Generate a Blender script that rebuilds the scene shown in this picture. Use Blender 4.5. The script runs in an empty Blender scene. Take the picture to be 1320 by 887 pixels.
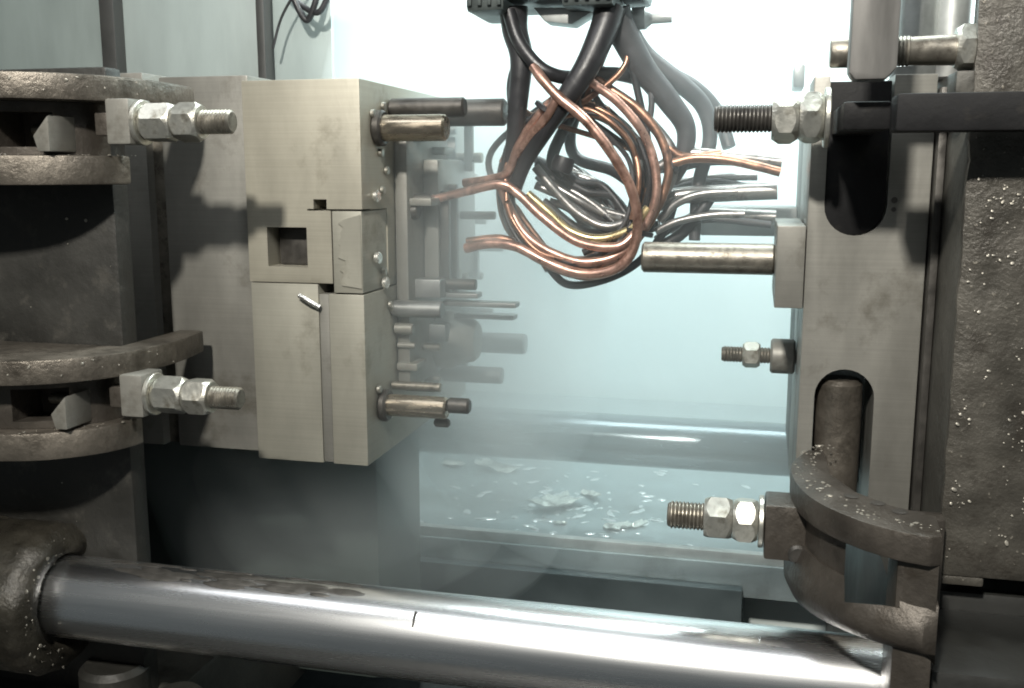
import bpy, bmesh, math, random
from mathutils import Vector, Matrix, noise
R = math.radians
random.seed(7)
scene = bpy.context.scene
COL = scene.collection

# ------------------------------------------------------------------ camera
CAM = Vector((0.0, -1.35, 1.2)); YAW, PITCH, FPX = R(13.6), R(9.7), 1300.0
cd = bpy.data.cameras.new('camera'); cam = bpy.data.objects.new('camera', cd); COL.objects.link(cam)
cam.location = CAM; cam.rotation_euler = (math.pi/2 - PITCH, 0, YAW)
cd.sensor_width = 36.0; cd.lens = FPX/1320*36; cd.clip_start = 0.02; cd.clip_end = 50
scene.camera = cam
# ------------------------------------------------------------------ world and lamps
w = bpy.data.worlds.new('World'); scene.world = w; w.use_nodes = True
w.node_tree.nodes['Background'].inputs[0].default_value = (0.80, 0.90, 0.92, 1)
w.node_tree.nodes['Background'].inputs[1].default_value = 0.11
def area(name, loc, target, sx, sy, power, col):
    l = bpy.data.lights.new(name, 'AREA'); l.shape = 'RECTANGLE'; l.size = sx; l.size_y = sy
    l.energy = power; l.color = col
    o = bpy.data.objects.new(name, l); COL.objects.link(o); o.location = loc
    o.rotation_euler = (Vector(target) - Vector(loc)).to_track_quat('-Z', 'Y').to_euler()
    return o
area('work_lamp', (-0.32, -2.2, 2.6), (-0.25, 0.0, 1.0), 0.13, 0.13, 112, (1.0, 0.955, 0.87))
_tl = area('ceiling_tube_lamp', (-0.1, -0.95, 2.35), (-0.1, -0.25, 0.6), 3.2, 0.32, 17, (0.96, 0.98, 1.0))
_e = _tl.rotation_euler.copy(); _e.rotate(Matrix.Rotation(R(-20), 3, 'Z')); _tl.rotation_euler = _e
area('rear_ceiling_lamp', (0.2, 0.75, 2.75), (0.15, 1.35, 0.8), 1.8, 0.7, 135, (0.90, 1.0, 0.985))
area('mist_fill_lamp', (1.75, 1.47, 1.15), (-0.4, 1.45, 0.95), 0.8, 1.4, 34, (0.86, 0.985, 0.97))  # unseen fill lamp added to light the mist evenly
vs = scene.view_settings; vs.view_transform = 'Standard'; vs.look = 'None'; vs.gamma = 1.0; vs.exposure = 0.0
vs.use_curve_mapping = False
scene.cycles.use_denoising = True; scene.cycles.filter_width = 1.9
scene.cycles.max_bounces = 6; scene.cycles.volume_bounces = 2; scene.cycles.diffuse_bounces = 3; scene.cycles.glossy_bounces = 3
scene.cycles.sample_clamp_indirect = 6.0

# survey helpers: a sight line from the camera station met with a plane of the machine
_fw = Vector((-math.sin(YAW)*math.cos(PITCH), math.cos(YAW)*math.cos(PITCH), -math.sin(PITCH)))
_rt = Vector((math.cos(YAW), math.sin(YAW), 0)); _up = _rt.cross(_fw)
def ray(px, py): return _fw + _rt*((px-660)/FPX) - _up*((py-443.5)/FPX)
def at(px, py, Y): d = ray(px, py); return CAM + d*((Y-CAM.y)/d.y)
def atz(px, py, z): d = ray(px, py); return CAM + d*((z-CAM.z)/d.z)

# ------------------------------------------------------------------ materials
def mat(name, col, metallic=0.0, rough=0.5, var=0.25, vscale=9.0, bump=0.0, bscale=60.0,
        dirt=0.0, dirtcol=(0.03, 0.027, 0.022), dscale=14.0, rvar=0.12, streak=None, spec=0.5, grind=0.0, fleck=0.0, fleckcol=(0.6,0.6,0.55), fscale=120):
    m = bpy.data.materials.new(name); m.use_nodes = True
    nt = m.node_tree; N = nt.nodes; L = nt.links; b = N['Principled BSDF']
    b.inputs['Metallic'].default_value = metallic; b.inputs['Specular IOR Level'].default_value = spec
    tc = N.new('ShaderNodeTexCoord'); src = tc.outputs['Object']
    if streak:
        mp = N.new('ShaderNodeMapping'); mp.inputs['Scale'].default_value = streak; L.new(src, mp.inputs[0]); vsrc = mp.outputs[0]
    else: vsrc = src
    n1 = N.new('ShaderNodeTexNoise'); n1.inputs['Scale'].default_value = vscale; n1.inputs['Detail'].default_value = 6
    n1.inputs['Roughness'].default_value = 0.62; L.new(vsrc, n1.inputs['Vector'])
    r1 = N.new('ShaderNodeValToRGB'); e = r1.color_ramp.elements
    e[0].position = 0.3; e[1].position = 0.7
    e[0].color = tuple(c*(1-var) for c in col) + (1,); e[1].color = tuple(min(1, c*(1+var)) for c in col) + (1,)
    L.new(n1.outputs[0], r1.inputs[0]); out = r1.outputs[0]
    if dirt > 0:
        n2 = N.new('ShaderNodeTexNoise'); n2.inputs['Scale'].default_value = dscale; n2.inputs['Detail'].default_value = 8
        n2.inputs['Roughness'].default_value = 0.7; L.new(src, n2.inputs['Vector'])
        r2 = N.new('ShaderNodeValToRGB'); r2.color_ramp.elements[0].position = 0.62 - 0.3*dirt; r2.color_ramp.elements[1].position = 0.78 - 0.2*dirt
        L.new(n2.outputs[0], r2.inputs[0])
        mx = N.new('ShaderNodeMix'); mx.data_type = 'RGBA'; L.new(r2.outputs[0], mx.inputs[0]); L.new(out, mx.inputs[6])
        mx.inputs[7].default_value = dirtcol + (1,); out = mx.outputs[2]
    if grind > 0:
        mg = N.new('ShaderNodeMapping'); mg.inputs['Scale'].default_value = (2.5, 2.5, 260); L.new(src, mg.inputs[0])
        ng = N.new('ShaderNodeTexNoise'); ng.inputs['Scale'].default_value = 2.0; ng.inputs['Detail'].default_value = 4; L.new(mg.outputs[0], ng.inputs['Vector'])
        rg = N.new('ShaderNodeMapRange'); rg.inputs['From Min'].default_value = 0.3; rg.inputs['From Max'].default_value = 0.7
        rg.inputs['To Min'].default_value = 1-grind; rg.inputs['To Max'].default_value = 1+grind; L.new(ng.outputs[0], rg.inputs[0])
        mm = N.new('ShaderNodeMix'); mm.data_type = 'RGBA'; mm.blend_type = 'MULTIPLY'; mm.inputs[0].default_value = 1.0
        L.new(out, mm.inputs[6]); L.new(rg.outputs[0], mm.inputs[7]); out = mm.outputs[2]
    if fleck > 0:
        n4 = N.new('ShaderNodeTexNoise'); n4.inputs['Scale'].default_value = fscale; n4.inputs['Detail'].default_value = 3; L.new(src, n4.inputs['Vector'])
        r4 = N.new('ShaderNodeValToRGB'); r4.color_ramp.elements[0].position = 0.70 - 0.1*fleck; r4.color_ramp.elements[1].position = 0.74 - 0.1*fleck
        L.new(n4.outputs[0], r4.inputs[0])
        m4 = N.new('ShaderNodeMix'); m4.data_type = 'RGBA'; L.new(r4.outputs[0], m4.inputs[0]); L.new(out, m4.inputs[6])
        m4.inputs[7].default_value = fleckcol + (1,); out = m4.outputs[2]
    L.new(out, b.inputs['Base Color'])
    mr = N.new('ShaderNodeMapRange'); mr.inputs['To Min'].default_value = max(0.04, rough - rvar); mr.inputs['To Max'].default_value = min(1, rough + rvar)
    mr.inputs['From Min'].default_value = 0.3; mr.inputs['From Max'].default_value = 0.7
    L.new(n1.outputs[0], mr.inputs[0]); L.new(mr.outputs[0], b.inputs['Roughness'])
    if bump > 0:
        n3 = N.new('ShaderNodeTexNoise'); n3.inputs['Scale'].default_value = bscale; n3.inputs['Detail'].default_value = 7; n3.inputs['Roughness'].default_value = 0.65
        L.new(vsrc, n3.inputs['Vector'])
        bp = N.new('ShaderNodeBump'); bp.inputs['Strength'].default_value = bump; bp.inputs['Distance'].default_value = 0.004
        L.new(n3.outputs[0], bp.inputs['Height']); L.new(bp.outputs[0], b.inputs['Normal'])
    return m
M = {}
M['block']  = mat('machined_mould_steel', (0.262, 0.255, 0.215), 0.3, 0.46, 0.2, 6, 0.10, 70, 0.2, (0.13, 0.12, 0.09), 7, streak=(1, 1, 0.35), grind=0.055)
M['blocktop'] = mat('lighter_mould_steel', (0.315, 0.298, 0.243), 0.3, 0.46, 0.18, 6, 0.10, 70, 0.2, (0.16, 0.145, 0.105), 7, streak=(1, 1, 0.35), grind=0.055)  # lighter, yellower copy of the mould steel for the upper block
M['plate']  = mat('worn_plate_steel', (0.185, 0.181, 0.162), 0.35, 0.43, 0.25, 7, 0.10, 80, 0.25, (0.085, 0.077, 0.06), 8, streak=(1, 1, 0.4), grind=0.055)
M['cast']   = mat('oily_cast_iron', (0.068, 0.063, 0.053), 0.3, 0.36, 0.4, 14, 0.45, 150, 0.35, (0.035, 0.03, 0.024), 22, fleck=0.2, fleckcol=(0.19, 0.175, 0.145), fscale=150)
M['shadebox2'] = mat('black_oily_casting', (0.020, 0.0195, 0.017), 0.1, 0.5, 0.35, 9, 0.35, 50, 0.2, (0.05, 0.047, 0.04), 24)
M['pit'] = mat('greasy_black_base', (0.014, 0.0145, 0.013), 0.0, 0.5, 0.3, 8, 0.2, 40)
M['boss'] = mat('grimy_boss_iron', (0.034, 0.031, 0.024), 0.25, 0.36, 0.45, 12, 0.5, 120, 0.4, (0.014, 0.013, 0.01), 18)
M['darkcast'] = mat('dark_cast_iron', (0.062, 0.060, 0.052), 0.2, 0.5, 0.35, 12, 0.4, 60, 0.3, (0.02, 0.019, 0.016), 16)
M['clamp']  = mat('forged_clamp_steel', (0.066, 0.058, 0.049), 0.5, 0.40, 0.35, 15, 0.45, 70, 0.3, (0.04, 0.033, 0.025), 20)
M['clampworn']  = mat('worn_clamp_edge', (0.135, 0.12, 0.10), 0.6, 0.38, 0.4, 16, 0.5, 75, 0.4, (0.05, 0.043, 0.034), 20)
M['chrome'] = mat('ground_bar_chrome', (0.72, 0.73, 0.74), 1.0, 0.27, 0.04, 10, 0.010, 160, 0.0, rvar=0.018, streak=(0.4, 9, 9))
M['dullbar'] = mat('oily_rear_bar_steel', (0.15, 0.18, 0.195), 0.85, 0.22, 0.2, 8, 0.03, 80, 0.2, (0.12, 0.13, 0.13), 9, streak=(0.6, 4, 4))
M['zinc']   = mat('zinc_plated_nut', (0.46, 0.455, 0.41), 0.85, 0.36, 0.25, 22, 0.2, 90, 0.35, (0.13, 0.11, 0.075), 30)
M['thread'] = mat('oiled_thread_steel', (0.21, 0.195, 0.165), 0.75, 0.4, 0.3, 40, 0.15, 120, 0.3, (0.05, 0.042, 0.03), 50)
M['darkthread'] = mat('dark_thread_steel', (0.07, 0.066, 0.06), 0.6, 0.42, 0.3, 40, 0.15, 120)
M['brass']  = mat('straw_tempered_pin', (0.36, 0.312, 0.245), 0.9, 0.27, 0.2, 20, 0.04, 80, streak=(1, 5, 5))
M['pin']    = mat('core_pin_steel', (0.22, 0.225, 0.22), 0.7, 0.4, 0.2, 20)
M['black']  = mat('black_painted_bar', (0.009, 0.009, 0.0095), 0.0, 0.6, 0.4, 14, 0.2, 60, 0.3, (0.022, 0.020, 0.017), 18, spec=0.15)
M['rubber'] = mat('black_hose_rubber', (0.018, 0.018, 0.02), 0.0, 0.42, 0.3, 30, 0.15, 120)
M['grayhose'] = mat('grey_hose_sleeve', (0.05, 0.05, 0.053), 0.0, 0.5, 0.25, 30, 0.15, 120)
M['copper'] = mat('copper_tube', (0.52, 0.32, 0.255), 0.85, 0.36, 0.3, 35, 0.1, 90, 0.35, (0.13, 0.055, 0.035), 28)
M['oldcopper'] = mat('tarnished_copper_tube', (0.34, 0.19, 0.13), 0.9, 0.38, 0.35, 35, 0.1, 90, 0.3, (0.10, 0.06, 0.05), 28)
M['steeltube'] = mat('dull_steel_tube', (0.30, 0.29, 0.28), 0.85, 0.36, 0.25, 30, 0.08, 90, 0.25, (0.09, 0.08, 0.075), 28)
M['yellowtube'] = mat('brass_coloured_tube', (0.52, 0.42, 0.23), 0.9, 0.33, 0.25, 35, 0.08, 90, 0.2, (0.12, 0.085, 0.05), 28)
M['manifold'] = mat('dark_grey_manifold', (0.06, 0.072, 0.07), 0.4, 0.45, 0.25, 20, 0.1, 60)
M['bracket'] = mat('pale_alloy_bracket', (0.42, 0.44, 0.43), 0.6, 0.45, 0.2, 20)
M['armgrey'] = mat('satin_grey_arm', (0.150, 0.146, 0.138), 0.4, 0.45, 0.12, 10, 0.05, 60, streak=(4, 4, 0.7))
M['wall']   = mat('pale_guard_sheet', (0.66, 0.74, 0.73), 0.0, 0.6, 0.06, 1.5)
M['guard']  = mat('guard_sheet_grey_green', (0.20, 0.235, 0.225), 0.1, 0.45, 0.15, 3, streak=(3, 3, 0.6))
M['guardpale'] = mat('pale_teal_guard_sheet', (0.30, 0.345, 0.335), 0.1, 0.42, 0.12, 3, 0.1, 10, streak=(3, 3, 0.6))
M['post']   = mat('dark_guard_post', (0.035, 0.035, 0.033), 0.1, 0.5)
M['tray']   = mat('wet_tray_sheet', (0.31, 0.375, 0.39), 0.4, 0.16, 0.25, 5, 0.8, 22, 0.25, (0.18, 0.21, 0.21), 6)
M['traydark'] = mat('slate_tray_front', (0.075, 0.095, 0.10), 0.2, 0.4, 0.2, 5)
M['shadebox']   = mat('dark_green_shade', (0.05, 0.064, 0.058), 0.0, 0.4, 0.3, 4)  # dark green standing for the shade under the left mould
M['scrap']  = mat('bright_alloy_flash', (0.80, 0.79, 0.74), 0.9, 0.2, 0.15, 40, 0.3, 60)
M['chip']   = mat('alloy_spatter', (0.26, 0.245, 0.21), 0.5, 0.4, 0.2, 60)

# ------------------------------------------------------------------ builders
def smooth_by_angle(me, ang=40):
    bm = bmesh.new(); bm.from_mesh(me)
    for f in bm.faces: f.smooth = True
    for e in bm.edges:
        e.smooth = not (len(e.link_faces) == 2 and e.calc_face_angle(0) > R(ang))
    bm.to_mesh(me); bm.free()
def obj(name, bm, m, parent=None, smooth=True):
    me = bpy.data.meshes.new(name)
    bmesh.ops.recalc_face_normals(bm, faces=bm.faces[:])
    bm.to_mesh(me); bm.free()
    vs_ = [v.co for v in me.vertices]
    c = Vector([(min(v[i] for v in vs_) + max(v[i] for v in vs_))/2 for i in range(3)])
    me.transform(Matrix.Translation(-c))
    if smooth: smooth_by_angle(me)
    me.materials.append(m)
    o = bpy.data.objects.new(name, me); COL.objects.link(o)
    wl = Vector(parent['_w']) if parent else Vector((0, 0, 0))
    o.location = c - wl; o['_w'] = list(c)
    if parent: o.parent = parent
    return o
def tag(o, label=None, cat=None, group=None, kind=None):
    if label: o['label'] = label
    if cat: o['category'] = cat
    if group: o['group'] = group
    if kind: o['kind'] = kind
    return o
def thing(name, label, cat, loc, group=None):
    o = bpy.data.objects.new(name, None); COL.objects.link(o); o.location = loc; o['_w'] = list(loc)
    o.empty_display_size = 0.05
    return tag(o, label, cat, group)
def copy_tree(o, parent=None):
    c = o.copy(); COL.objects.link(c); c.parent = parent
    for ch in o.children: copy_tree(ch, c)
    return c
def box(x0, x1, y0, y1, z0, z1, bev=0.0025, bm=None, seg=2):
    b = bmesh.new()
    bmesh.ops.create_cube(b, size=1)
    for v in b.verts:
        v.co = Vector(((x0+x1)/2 + v.co.x*(x1-x0), (y0+y1)/2 + v.co.y*(y1-y0), (z0+z1)/2 + v.co.z*(z1-z0)))
    if bev: bmesh.ops.bevel(b, geom=b.edges[:], offset=bev, segments=seg, affect='EDGES', profile=0.6)
    return join(bm, b)
def join(bm, b):
    if bm is None: return b
    me = bpy.data.meshes.new('tmp'); b.to_mesh(me); b.free(); bm.from_mesh(me); bpy.data.meshes.remove(me); return bm
AX = {'X': Vector((1, 0, 0)), 'Y': Vector((0, 1, 0)), 'Z': Vector((0, 0, 1))}
def frame(axis):
    a = AX[axis] if isinstance(axis, str) else Vector(axis).normalized()
    u = a.cross(Vector((0, 0, 1)));
    if u.length < 1e-3: u = Vector((1, 0, 0))
    u.normalize(); return a, u, a.cross(u)
def lathe(p, axis, prof, n=28, bm=None, rot=0.0):
    """prof: (distance along the axis, radius); closed with caps"""
    b = bm or bmesh.new(); a, u, v = frame(axis); p = Vector(p); rings = []
    for t, r in prof:
        rings.append([b.verts.new(p + a*t + (u*math.cos(rot+2*math.pi*k/n) + v*math.sin(rot+2*math.pi*k/n))*max(r, 1e-5)) for k in range(n)])
    for i in range(len(rings)-1):
        for k in range(n):
            b.faces.new((rings[i][k], rings[i][(k+1) % n], rings[i+1][(k+1) % n], rings[i+1][k]))
    b.faces.new(rings[0]); b.faces.new(rings[-1]); return b
def cyl(p, axis, length, r, bev=0.002, n=28, bm=None):
    return lathe(p, axis, [(0, r-bev), (bev, r), (length-bev, r), (length, r-bev)], n, bm)
def hexnut(p, axis, h, af, bm=None, rot=0.0):
    r = af/math.sqrt(3); c = 0.13*af
    b = bm or bmesh.new(); a, u, v = frame(axis); p = Vector(p)
    n = 36; rings = []
    def hexr(ang):
        k = (ang + math.pi/6) % (math.pi/3) - math.pi/6; return (af/2)/math.cos(k)
    for t, cap in ((0, af*0.47), (c*0.5, 9), (h-c*0.5, 9), (h, af*0.47)):
        ring = []
        for k in range(n):
            ang = 2*math.pi*k/n; rr = min(hexr(ang), cap)
            if cap > 1:
                ex = (hexr(ang)-af/2)/(r-af/2); tt = t + (c*0.75*ex if t < h/2 else -c*0.75*ex)
            else: tt = t
            ring.append(b.verts.new(p + a*tt + (u*math.cos(ang+rot) + v*math.sin(ang+rot))*rr))
        rings.append(ring)
    for i in range(3):
        for k in range(n): b.faces.new((rings[i][k], rings[i][(k+1) % n], rings[i+1][(k+1) % n], rings[i+1][k]))
    b.faces.new(rings[0]); b.faces.new(rings[-1]); return b
def stud(p, axis, length, r, pitch=0.0045, n=26):
    prof = [(0, r*0.80), (0.002, r*0.9)]; t = 0.003
    while t < length - pitch:
        prof += [(t, r*0.88), (t+pitch*0.4, r), (t+pitch*0.6, r)]; t += pitch
    prof += [(length-0.001, r*0.86), (length, r*0.8)]
    return lathe(p, axis, prof, n)
def prism(pts, z0, z1, bev=0.002, bm=None, seg=2):
    """plan outline (x, y) pulled up between two heights"""
    b = bmesh.new()
    f = b.faces.new([b.verts.new((x, y, z0)) for x, y in pts])
    ex = bmesh.ops.extrude_face_region(b, geom=[f])
    bmesh.ops.translate(b, verts=[g for g in ex['geom'] if isinstance(g, bmesh.types.BMVert)], vec=(0, 0, z1-z0))
    bmesh.ops.recalc_face_normals(b, faces=b.faces[:])
    if bev:
        es = [e for e in b.edges if len(e.link_faces) == 2 and e.calc_face_angle(0) > R(35)]
        bmesh.ops.bevel(b, geom=es, offset=bev, segments=seg, affect='EDGES', profile=0.6)
    return join(bm, b)
def face_prism(pts, y0, y1, bev=0.002, seg=2):
    """front-view outline (x, z) pushed back between two depths"""
    b = bmesh.new()
    f = b.faces.new([b.verts.new((x, y0, z)) for x, z in pts])
    ex = bmesh.ops.extrude_face_region(b, geom=[f])
    bmesh.ops.translate(b, verts=[g for g in ex['geom'] if isinstance(g, bmesh.types.BMVert)], vec=(0, y1-y0, 0))
    bmesh.ops.recalc_face_normals(b, faces=b.faces[:])
    if bev:
        es = [e for e in b.edges if len(e.link_faces) == 2 and e.calc_face_angle(0) > R(35)]
        bmesh.ops.bevel(b, geom=es, offset=bev, segments=seg, affect='EDGES', profile=0.6)
    return b
def spline(pts, n=10):
    pts = [Vector(p) for p in pts]; P = [pts[0]*2-pts[1]] + pts + [pts[-1]*2-pts[-2]]; out = []
    for i in range(1, len(P)-2):
        for k in range(n):
            t = k/n; a, b, c, d = P[i-1], P[i], P[i+1], P[i+2]
            out.append(0.5*((2*b) + (c-a)*t + (2*a-5*b+4*c-d)*t*t + (3*b-a-3*c+d)*t**3))
    out.append(pts[-1]); return out
def tube(pts, r, n=12, sub=10, bm=None, r2=None, wob=0.0):
    path = spline(pts, sub) if sub else [Vector(p) for p in pts]
    b = bm or bmesh.new(); up = Vector((0, 0, 1)); rings = []; prev = None
    for i, p in enumerate(path):
        t = (path[min(i+1, len(path)-1)] - path[max(i-1, 0)]).normalized()
        u = (prev - t*prev.dot(t)) if prev else t.orthogonal()
        u.normalize(); prev = u; v = t.cross(u)
        f = i/(len(path)-1); rr = r if r2 is None else r + (r2-r)*f
        if wob: rr *= 1 + wob*noise.noise(p*60)
        rings.append([b.verts.new(p + (u*math.cos(2*math.pi*k/n) + v*math.sin(2*math.pi*k/n))*rr) for k in range(n)])
    for i in range(len(rings)-1):
        for k in range(n): b.faces.new((rings[i][k], rings[i][(k+1) % n], rings[i+1][(k+1) % n], rings[i+1][k]))
    b.faces.new(rings[0]); b.faces.new(rings[-1]); return b
def cut(o, cutters):
    """boolean difference, applied"""
    me0 = o.data
    for cb in cutters:
        bmesh.ops.recalc_face_normals(cb, faces=cb.faces[:])
        me = bpy.data.meshes.new('c'); cb.to_mesh(me); cb.free()
        co = bpy.data.objects.new('c', me); COL.objects.link(co)
        ow = Vector(o['_w']); me.transform(Matrix.Translation(o.location - ow)) if o.parent is None else me.transform(Matrix.Translation(-ow + ow))
        tmp = bpy.data.objects.new('t', o.data); COL.objects.link(tmp); tmp.location = ow
        md = tmp.modifiers.new('b', 'BOOLEAN'); md.operation = 'DIFFERENCE'; md.object = co; md.solver = 'EXACT'
        dg = bpy.context.evaluated_depsgraph_get(); dg.update()
        nm = bpy.data.meshes.new_from_object(tmp.evaluated_get(dg))
        bpy.data.objects.remove(tmp); bpy.data.objects.remove(co); bpy.data.meshes.remove(me)
        o.data = nm
    nm = o.data; nm.name = o.name
    nm.materials.clear(); nm.materials.append(me0.materials[0])
    for p in nm.polygons: p.material_index = 0
    smooth_by_angle(nm)
    return o
def stadium(cx, cz, hw, z_end, down=True, n=14):
    """front-view outline of a slot with one round end at cz and one straight end at z_end"""
    s = -1 if down else 1
    pts = [(cx+hw*math.cos(math.pi*k/n), cz + s*hw*math.sin(math.pi*k/n)) for k in range(n+1)]
    return [(cx+hw, z_end)] + pts + [(cx-hw, z_end)]
def spatter(name, spots, m, parent=None, kind='stuff', smin=0.0008, smax=0.003):
    """little lumps of metal stuck on a surface: (point, normal)"""
    b = bmesh.new()
    for p, nrm in spots:
        s = random.uniform(smin, smax)*random.choice((0.6, 0.8, 1, 1.5))
        mt = Matrix.Translation(p) @ nrm.to_track_quat('Z', 'Y').to_matrix().to_4x4() @ Matrix.Rotation(random.uniform(0, 6.28), 4, 'Z') @ Matrix.Diagonal((s*random.uniform(0.7, 1.8), s, s*0.5, 1))
        bmesh.ops.create_icosphere(b, subdivisions=1, radius=1, matrix=mt)
    return tag(obj(name, b, m, parent), kind=kind)

# ------------------------------------------------------------------ setting
tag(obj('back_wall', box(-3.2, 2.2, 2.0, 2.04, -0.2, 3.2, 0), M['wall']), kind='structure')
tag(obj('floor', box(-3.2, 2.2, -1.0, 2.0, -0.06, -0.02, 0), M['pit']), kind='structure')

# guard behind the upper left: sheets between dark posts
g = thing('machine_guard', 'grey green sheet guard with dark posts behind the left mould', 'guard', (-1.3, 0.66, 0.0))
xs = [at(-160, 50, 0.66).x, at(148, 50, 0.66).x, at(343, 50, 0.66).x, at(432, 50, 0.66).x]
for i in range(3):
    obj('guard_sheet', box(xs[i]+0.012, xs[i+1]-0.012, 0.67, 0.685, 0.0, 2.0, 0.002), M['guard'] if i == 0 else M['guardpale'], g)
for i, x in enumerate(xs[1:3]):
    h = 0.018 if i == 0 else 0.0095
    obj('guard_post', box(x-h, x+h, 0.635, 0.695, 0.0, 2.0, 0.004), M['post'], g)
cb = tube([at(352, 62, 0.61), at(362, 25, 0.61), at(378, -6, 0.61), at(392, -30, 0.61)], 0.0028)
cb = tube([at(372, -20, 0.61), at(385, 12, 0.61), at(396, 26, 0.615), at(405, 8, 0.61), at(412, -20, 0.61)], 0.0065, bm=cb)
cb = tube([at(365, -20, 0.61), at(388, 6, 0.62), at(410, 16, 0.61), at(425, -8, 0.61)], 0.006, bm=cb)
tag(obj('cable', cb, M['rubber']), 'dark looped cable hanging in front of the pale rear guard', 'cable')

# tray below the mould with a slate front and a rear ledge
t = thing('drip_tray', 'wet grey sheet drip tray between the tie bars', 'tray', (-0.4, 0.95, 0.3))
ZT = 0.45
xl, xr = -1.6, 0.75
obj('tray_sheet', box(xl, xr, 0.60, 1.95, ZT-0.012, ZT, 0.002), M['tray'], t)
obj('tray_lip', box(xl, xr, 0.585, 0.605, ZT-0.02, ZT+0.012, 0.004), M['bracket'], t)
xe = at(958, 740, 0.5).x
obj('tray_band', box(xl, xr, 0.574, 0.5845, ZT-0.075, ZT-0.008, 0.002), M['tray'], t)
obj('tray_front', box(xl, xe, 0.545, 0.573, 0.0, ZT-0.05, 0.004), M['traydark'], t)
obj('tray_end', box(xe+0.002, xr, 0.70, 0.72, 0.0, ZT-0.014, 0.003), M['wall'], t)

# scraps of flash on the tray
def scrap(px, py, s, label):
    c = atz(px, py, ZT); b = bmesh.new()
    bmesh.ops.create_grid(b, x_segments=7, y_segments=5, size=1)
    sx, sy = s, s*random.uniform(0.4, 0.75); ph = random.uniform(0, 9)
    for v in b.verts:
        q = v.co.copy(); j = noise.noise(q*1.7 + Vector((ph, 0, 0)))
        v.co = Vector((q.x*sx*(1+0.3*j), q.y*sy*(1+0.45*noise.noise(q*2.3+Vector((0, ph, 0)))), s*(0.16+0.22*j+0.10*q.x*math.sin(ph))))
    zmin = min(v.co.z for v in b.verts)
    ex = bmesh.ops.extrude_face_region(b, geom=b.faces[:])
    bmesh.ops.translate(b, verts=[e for e in ex['geom'] if isinstance(e, bmesh.types.BMVert)], vec=(0, 0, 0.0025))
    a = random.uniform(0, 6.28)
    bmesh.ops.transform(b, matrix=Matrix.Translation(c + Vector((0, 0, -zmin))) @ Matrix.Rotation(a, 4, 'Z'), verts=b.verts[:])
    tag(obj('flash_scrap', b, M['scrap']), label, 'metal scrap', 'scraps of flash on the drip tray')
for px, py, s, lab in [
    (715, 652, 0.060, 'largest bright crumpled flash scrap in the middle of the tray'),
    (762, 640, 0.030, 'bright flash scrap just behind the largest one on the tray'),
    (722, 676, 0.014, 'small bright scrap in front of the largest flash scrap'),
    (795, 681, 0.028, 'curled flash scrap near the tray lip, right of the largest scrap'),
    (822, 678, 0.020, 'small pointed scrap beside the curled scrap near the tray lip'),
    (640, 605, 0.055, 'long bright flash strip under the rear tie bar'),
    (585, 600, 0.030, 'short flash scrap left of the long strip under the rear bar'),
    (432, 655, 0.022, 'lone bright scrap in the dark below the left mould')]:
    scrap(px, py, s, lab)

# bright metal beads added on the tray to make its wet glints
b = bmesh.new(); rw = random.Random(5)
for k in range(150):
    c0 = atz(rw.gauss(740, 70), rw.gauss(655, 22), ZT) if k % 3 else Vector((rw.uniform(-0.9, 0.2), rw.uniform(0.62, 1.3), ZT))
    if c0.y < 0.62 or c0.y > 1.6: continue
    s_ = rw.uniform(0.002, 0.009)
    bmesh.ops.create_icosphere(b, subdivisions=2, radius=1, matrix=Matrix.Translation((c0.x, c0.y, ZT)) @ Matrix.Rotation(rw.uniform(0, 6.28), 4, 'Z') @ Matrix.Diagonal((s_*rw.uniform(1, 3), s_, s_*0.25, 1)))
tag(obj('glint_beads', b, M['chrome'], t), kind='stuff')
# ------------------------------------------------------------------ platens
pl = thing('machine_platen', 'dark oily platen at the left carrying two forged clamps', 'platen', (-1.05, 0.2, 0.0), 'die casting machine platens')
XL = -0.832
o = obj('casting', box(-1.7, XL, -0.16, -0.125, 0.30, 1.335, 0.006), M['shadebox2'], pl)
YB, ZB, RB = -0.20, 0.614, 0.056
b = lathe((-1.5, YB, ZB-0.004), 'X', [(0.05*k, 0.104) for k in range(9)] + [(0.42+0.008*k, 0.104) for k in range(19)] + [(0.572, 0.101), (0.580, 0.094), (0.585, 0.084), (0.586, 0.074), (0.584, 0.066), (0.575, 0.060)], 96)
for v in b.verts:
    q = v.co.copy(); d = 0.003*noise.fractal(q*18, 0.6, 2.2, 6) + 0.0018*noise.noise(q*70) + 0.0015*noise.noise(q*160)
    r_ = Vector((0, q.y-YB, q.z-ZB)); r_.normalize()
    v.co = q + r_*d*(1 if (r_.length and (q-Vector((q.x, YB, ZB))).length > 0.07) else 0.2) + Vector((0.007*noise.noise(q*23+Vector((3, 1, 2))), 0, 0))
obj('bar_boss', b, M['boss'], pl)
obj('base_rib', box(-1.7, -0.80, -0.24, 0.3, 0.26, 0.45, 0.01), M['darkcast'], pl)
obj('round_foot', cyl((-0.88, -0.16, 0.40), 'Z', 0.10, 0.05, 0.008), M['shadebox2'], pl)
obj('round_foot', cyl((-0.76, -0.19, 0.40), 'Z', 0.085, 0.036, 0.008), M['shadebox2'], pl)
sp = []
for k in range(80):
    th = random.uniform(1.6, 4.6); rr = 0.106*abs(random.gauss(1, 0.03)) if random.random() < 0.5 else random.uniform(0.066, 0.098)
    x = random.uniform(-1.05, -0.925) if rr > 0.1 else -0.912
    p = Vector((x, YB + rr*math.cos(th), ZB + rr*math.sin(th)))
    sp.append((p, Vector((0, math.cos(th), math.sin(th))) if rr > 0.1 else Vector((1, 0, 0))))
for k in range(26): sp.append((Vector((random.uniform(-1.15, -0.84), -0.1605, random.uniform(0.7, 1.15))), Vector((0, -1, 0))))
spatter('spatter', sp, M['chip'], pl, smin=0.0006, smax=0.002)

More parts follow.
